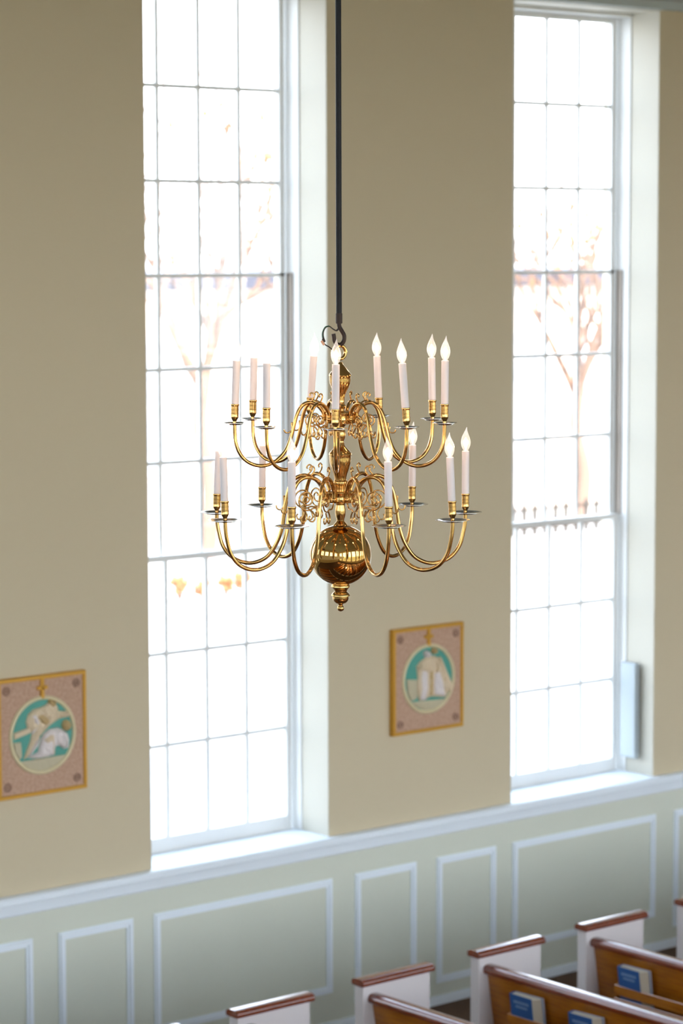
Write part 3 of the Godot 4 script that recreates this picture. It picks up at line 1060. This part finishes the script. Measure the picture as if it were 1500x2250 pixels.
# ---------------------------------------------------------------- outside
func branch(b: MB, lb: MB, rng: RandomNumberGenerator, from: Vector3, dir: Vector3, long: float, r: float, depth: int) -> void:
	var pts := [from]
	var d := dir
	for i in 4:
		d = (d + Vector3(rng.randf_range(-0.25, 0.25), rng.randf_range(-0.08, 0.22), rng.randf_range(-0.25, 0.25))).normalized()
		pts.append(pts[i] + d * long / 4.0)
	b.tube(pts, [r, r * 0.9, r * 0.8, r * 0.68, r * 0.55], 6, false)
	if depth == 0:
		for i in 3:
			var c: Vector3 = pts[4] + Vector3(rng.randf_range(-0.15, 0.15), rng.randf_range(-0.15, 0.15), rng.randf_range(-0.15, 0.15))
			if rng.randf() < 0.12:
				lb.sphere(c, Vector3(rng.randf_range(0.03, 0.07), rng.randf_range(0.05, 0.1), rng.randf_range(0.03, 0.07)), 4, 6)
		return
	for i in 3:
		var side := Vector3(rng.randf_range(-1, 1), rng.randf_range(-0.1, 0.7), rng.randf_range(-1, 1)).normalized()
		branch(b, lb, rng, pts[rng.randi_range(2, 4)], (d * 0.8 + side * 0.8).normalized(), long * rng.randf_range(0.6, 0.8), r * 0.58, depth - 1)


func build_tree(at: Vector3, tall: float, r: float, seed_n: int, label: String) -> void:
	var t := thing("bare_tree", at)
	tag(t, label, "tree", "trees outside the windows")
	var rng := RandomNumberGenerator.new()
	rng.seed = seed_n
	var fork := tall * 0.42
	var b := MB.new()
	b.tube(curve([Vector3(0, -0.1, 0), Vector3(0.1, fork * 0.35, 0.05), Vector3(-0.08, fork * 0.7, 0), Vector3(0, fork, 0)], 4), [r * 1.4, r * 1.15, r * 1.05, r, r, r * 0.95, r * 0.9, r * 0.9], 10)
	piece(t, "trunk", b.done(), M.bark)
	b = MB.new()
	var lb := MB.new()
	for i in 5:
		var a := TAU * i / 5.0 + rng.randf()
		branch(b, lb, rng, Vector3(0, fork - 0.1 * i, 0), Vector3(cos(a) * 0.6, 1.0, sin(a) * 0.6).normalized(), tall * 0.3, r * 0.6, 3)
	piece(t, "branches", b.done(), M.bark)
	piece(t, "leaves", lb.done(), M.leaf).set_meta("kind", "stuff")


func build_outside() -> void:
	var b := MB.new()
	b.box(Vector3(-60, -0.5, -90), Vector3(110, -0.16, -0.5))
	structure(piece(self, "ground_outside", b.done(), M.pavement), "sunlit pavement outside the windows")
	b = MB.new()
	b.box(Vector3(-60, -0.5, ZR + 0.5), Vector3(110, -0.16, 90))
	structure(piece(self, "ground_beyond", b.done(), M.lawn), "lawn on the far side of the church")

	# a long low house across the street
	var house := thing("street_house", Vector3(22.0, -0.16, -24.0))
	tag(house, "long low pale house with a slate cornice across the street, seen through the windows", "building")
	b = MB.new()
	b.box(Vector3(0, 0, -8), Vector3(24, 4.22, 0))
	piece(house, "wall", b.done(), M.render_wall)
	b = MB.new()
	b.box(Vector3(-0.2, 4.22, -8.2), Vector3(8.0, 4.50, 0.25), 0.02)
	b.box(Vector3(9.5, 4.22, -8.2), Vector3(24.2, 4.50, 0.25), 0.02)
	piece(house, "cornice", b.done(), M.slate)
	for i in 14:
		var x := 1.0 + i * 1.7
		b = MB.new()
		b.box(Vector3(x - 0.5, 1.1, 0.0), Vector3(x + 0.5, 3.4, 0.05), 0.01)
		var win := piece(house, "house_window", b.done(), M.frame)
		b = MB.new()
		b.box(Vector3(x - 0.42, 1.18, 0.05), Vector3(x - 0.03, 3.32, 0.06))
		b.box(Vector3(x + 0.03, 1.18, 0.05), Vector3(x + 0.42, 3.32, 0.06))
		piece(win, "house_pane", b.done(), M.dark_pane)
	b = MB.new()
	b.box(Vector3(13.4, 4.4, -5.0), Vector3(14.4, 5.8, -4.2), 0.02)
	piece(house, "chimney", b.done(), M.brick_red)

	build_tree(Vector3(25.3, -0.16, -21.5), 7.0, 0.14, 11, "bare brown tree seen through the upper panes of the left window")
	build_tree(Vector3(33.7, -0.16, -21.5), 5.8, 0.13, 23, "bare tree seen through the middle panes of the right window")

	for q in [[21.68, 0.36, "rust-coloured shrub farthest left in the left window's lower panes"], [22.06, 0.27, "rust-coloured shrub second from the left, left window's lower panes"], [22.48, 0.30, "rust-coloured shrub second from the right, left window's lower panes"], [22.79, 0.33, "rust-coloured shrub farthest right, left window's lower panes"]]:
		var sh := thing("low_shrub", Vector3(q[0], -0.16, -17.3))
		tag(sh, q[2], "shrub", "shrubs outside the left window")
		var rng := RandomNumberGenerator.new()
		rng.seed = int(q[0] * 100.0)
		b = MB.new()
		var lb := MB.new()
		for i in 9:
			var tip: Vector3 = Vector3(rng.randf_range(-0.4, 0.4), 1.0, rng.randf_range(-0.4, 0.4)) * q[1]
			b.tube([Vector3.ZERO, tip * 0.5 + Vector3(0.01, 0, 0), tip], [0.01, 0.007, 0.004], 5)
			for k in 4:
				lb.sphere(tip * rng.randf_range(0.45, 1.0) + Vector3(rng.randf_range(-0.05, 0.05), 0, rng.randf_range(-0.05, 0.05)), Vector3(0.03, 0.045, 0.03), 4, 6)
		piece(sh, "stems", b.done(), M.bark)
		piece(sh, "leaves", lb.done(), M.rust).set_meta("kind", "stuff")

	var fence := thing("picket_fence", Vector3(26.0, -0.16, -20.5))
	tag(fence, "low dark picket fence across the street, seen through the right window's lower panes", "fence")
	b = MB.new()
	b.box(Vector3(0, 0.42, -0.02), Vector3(12, 0.47, 0.0))
	b.box(Vector3(0, 0.10, -0.02), Vector3(12, 0.15, 0.0))
	piece(fence, "rail", b.done(), M.picket)
	b = MB.new()
	b.prism([Vector2(-0.05, 0.0), Vector2(0.05, 0.0), Vector2(0.05, 0.5), Vector2(0.0, 0.58), Vector2(-0.05, 0.5)], 0.0, 0.02)
	var pk := b.done()
	for i in 48:
		piece(fence, "picket", pk, M.picket, Transform3D(Basis(), Vector3(0.125 + i * 0.25, 0, 0)))


# ---------------------------------------------------------------- scene
func _ready() -> void:
	var cam := Camera3D.new()
	cam.name = "camera"
	var lens := CameraAttributesPhysical.new()
	lens.frustum_focal_length = 62.03
	lens.frustum_focus_distance = 7.72
	lens.exposure_aperture = 3.0
	cam.attributes = lens
	add_child(cam)
	cam.transform = Transform3D(Basis(Vector3(0.7655524, -0.00243184, 0.64336895), Vector3(0.06452328, 0.99524145, -0.07301515), Vector3(-0.64012988, 0.0974092, 0.76206639)).orthonormalized(), Vector3(0, 4.6716, 12.0))
	cam.fov = 21.90
	cam.near = 0.05
	cam.far = 300.0
	cam.current = true

	var sky_mat := ProceduralSkyMaterial.new()
	sky_mat.sky_top_color = Color(0.80, 0.89, 1.0)
	sky_mat.sky_horizon_color = Color(0.97, 0.985, 1.0)
	sky_mat.sky_curve = 0.2
	sky_mat.ground_bottom_color = Color(0.75, 0.75, 0.74)
	sky_mat.ground_horizon_color = Color(0.85, 0.86, 0.87)
	sky_mat.sun_angle_max = 1.0
	var sky := Sky.new()
	sky.sky_material = sky_mat
	var env := Environment.new()
	env.background_mode = Environment.BG_SKY
	env.sky = sky
	env.background_energy_multiplier = 4.0
	env.tonemap_mode = Environment.TONE_MAPPER_LINEAR
	env.tonemap_exposure = 2.4
	env.sdfgi_enabled = true
	env.ssao_enabled = true
	env.ssil_enabled = true
	var we := WorldEnvironment.new()
	we.name = "world_environment"
	we.environment = env
	add_child(we)

	# hazy sun high behind the church: it lights the street and falls on the floor by the far windows
	var sun := DirectionalLight3D.new()
	sun.name = "sun"
	sun.light_color = Color(1.0, 0.93, 0.84)
	sun.light_energy = 3.0
	sun.light_angular_distance = 2.0
	sun.shadow_enabled = true
	sun.rotation = Vector3(deg_to_rad(-42), deg_to_rad(-15), 0)
	add_child(sun)

	materials()
	build_room()
	build_chandelier()
	build_pole()
	build_plaques()
	build_pews()
	build_books()
	build_speaker()
	build_outside()
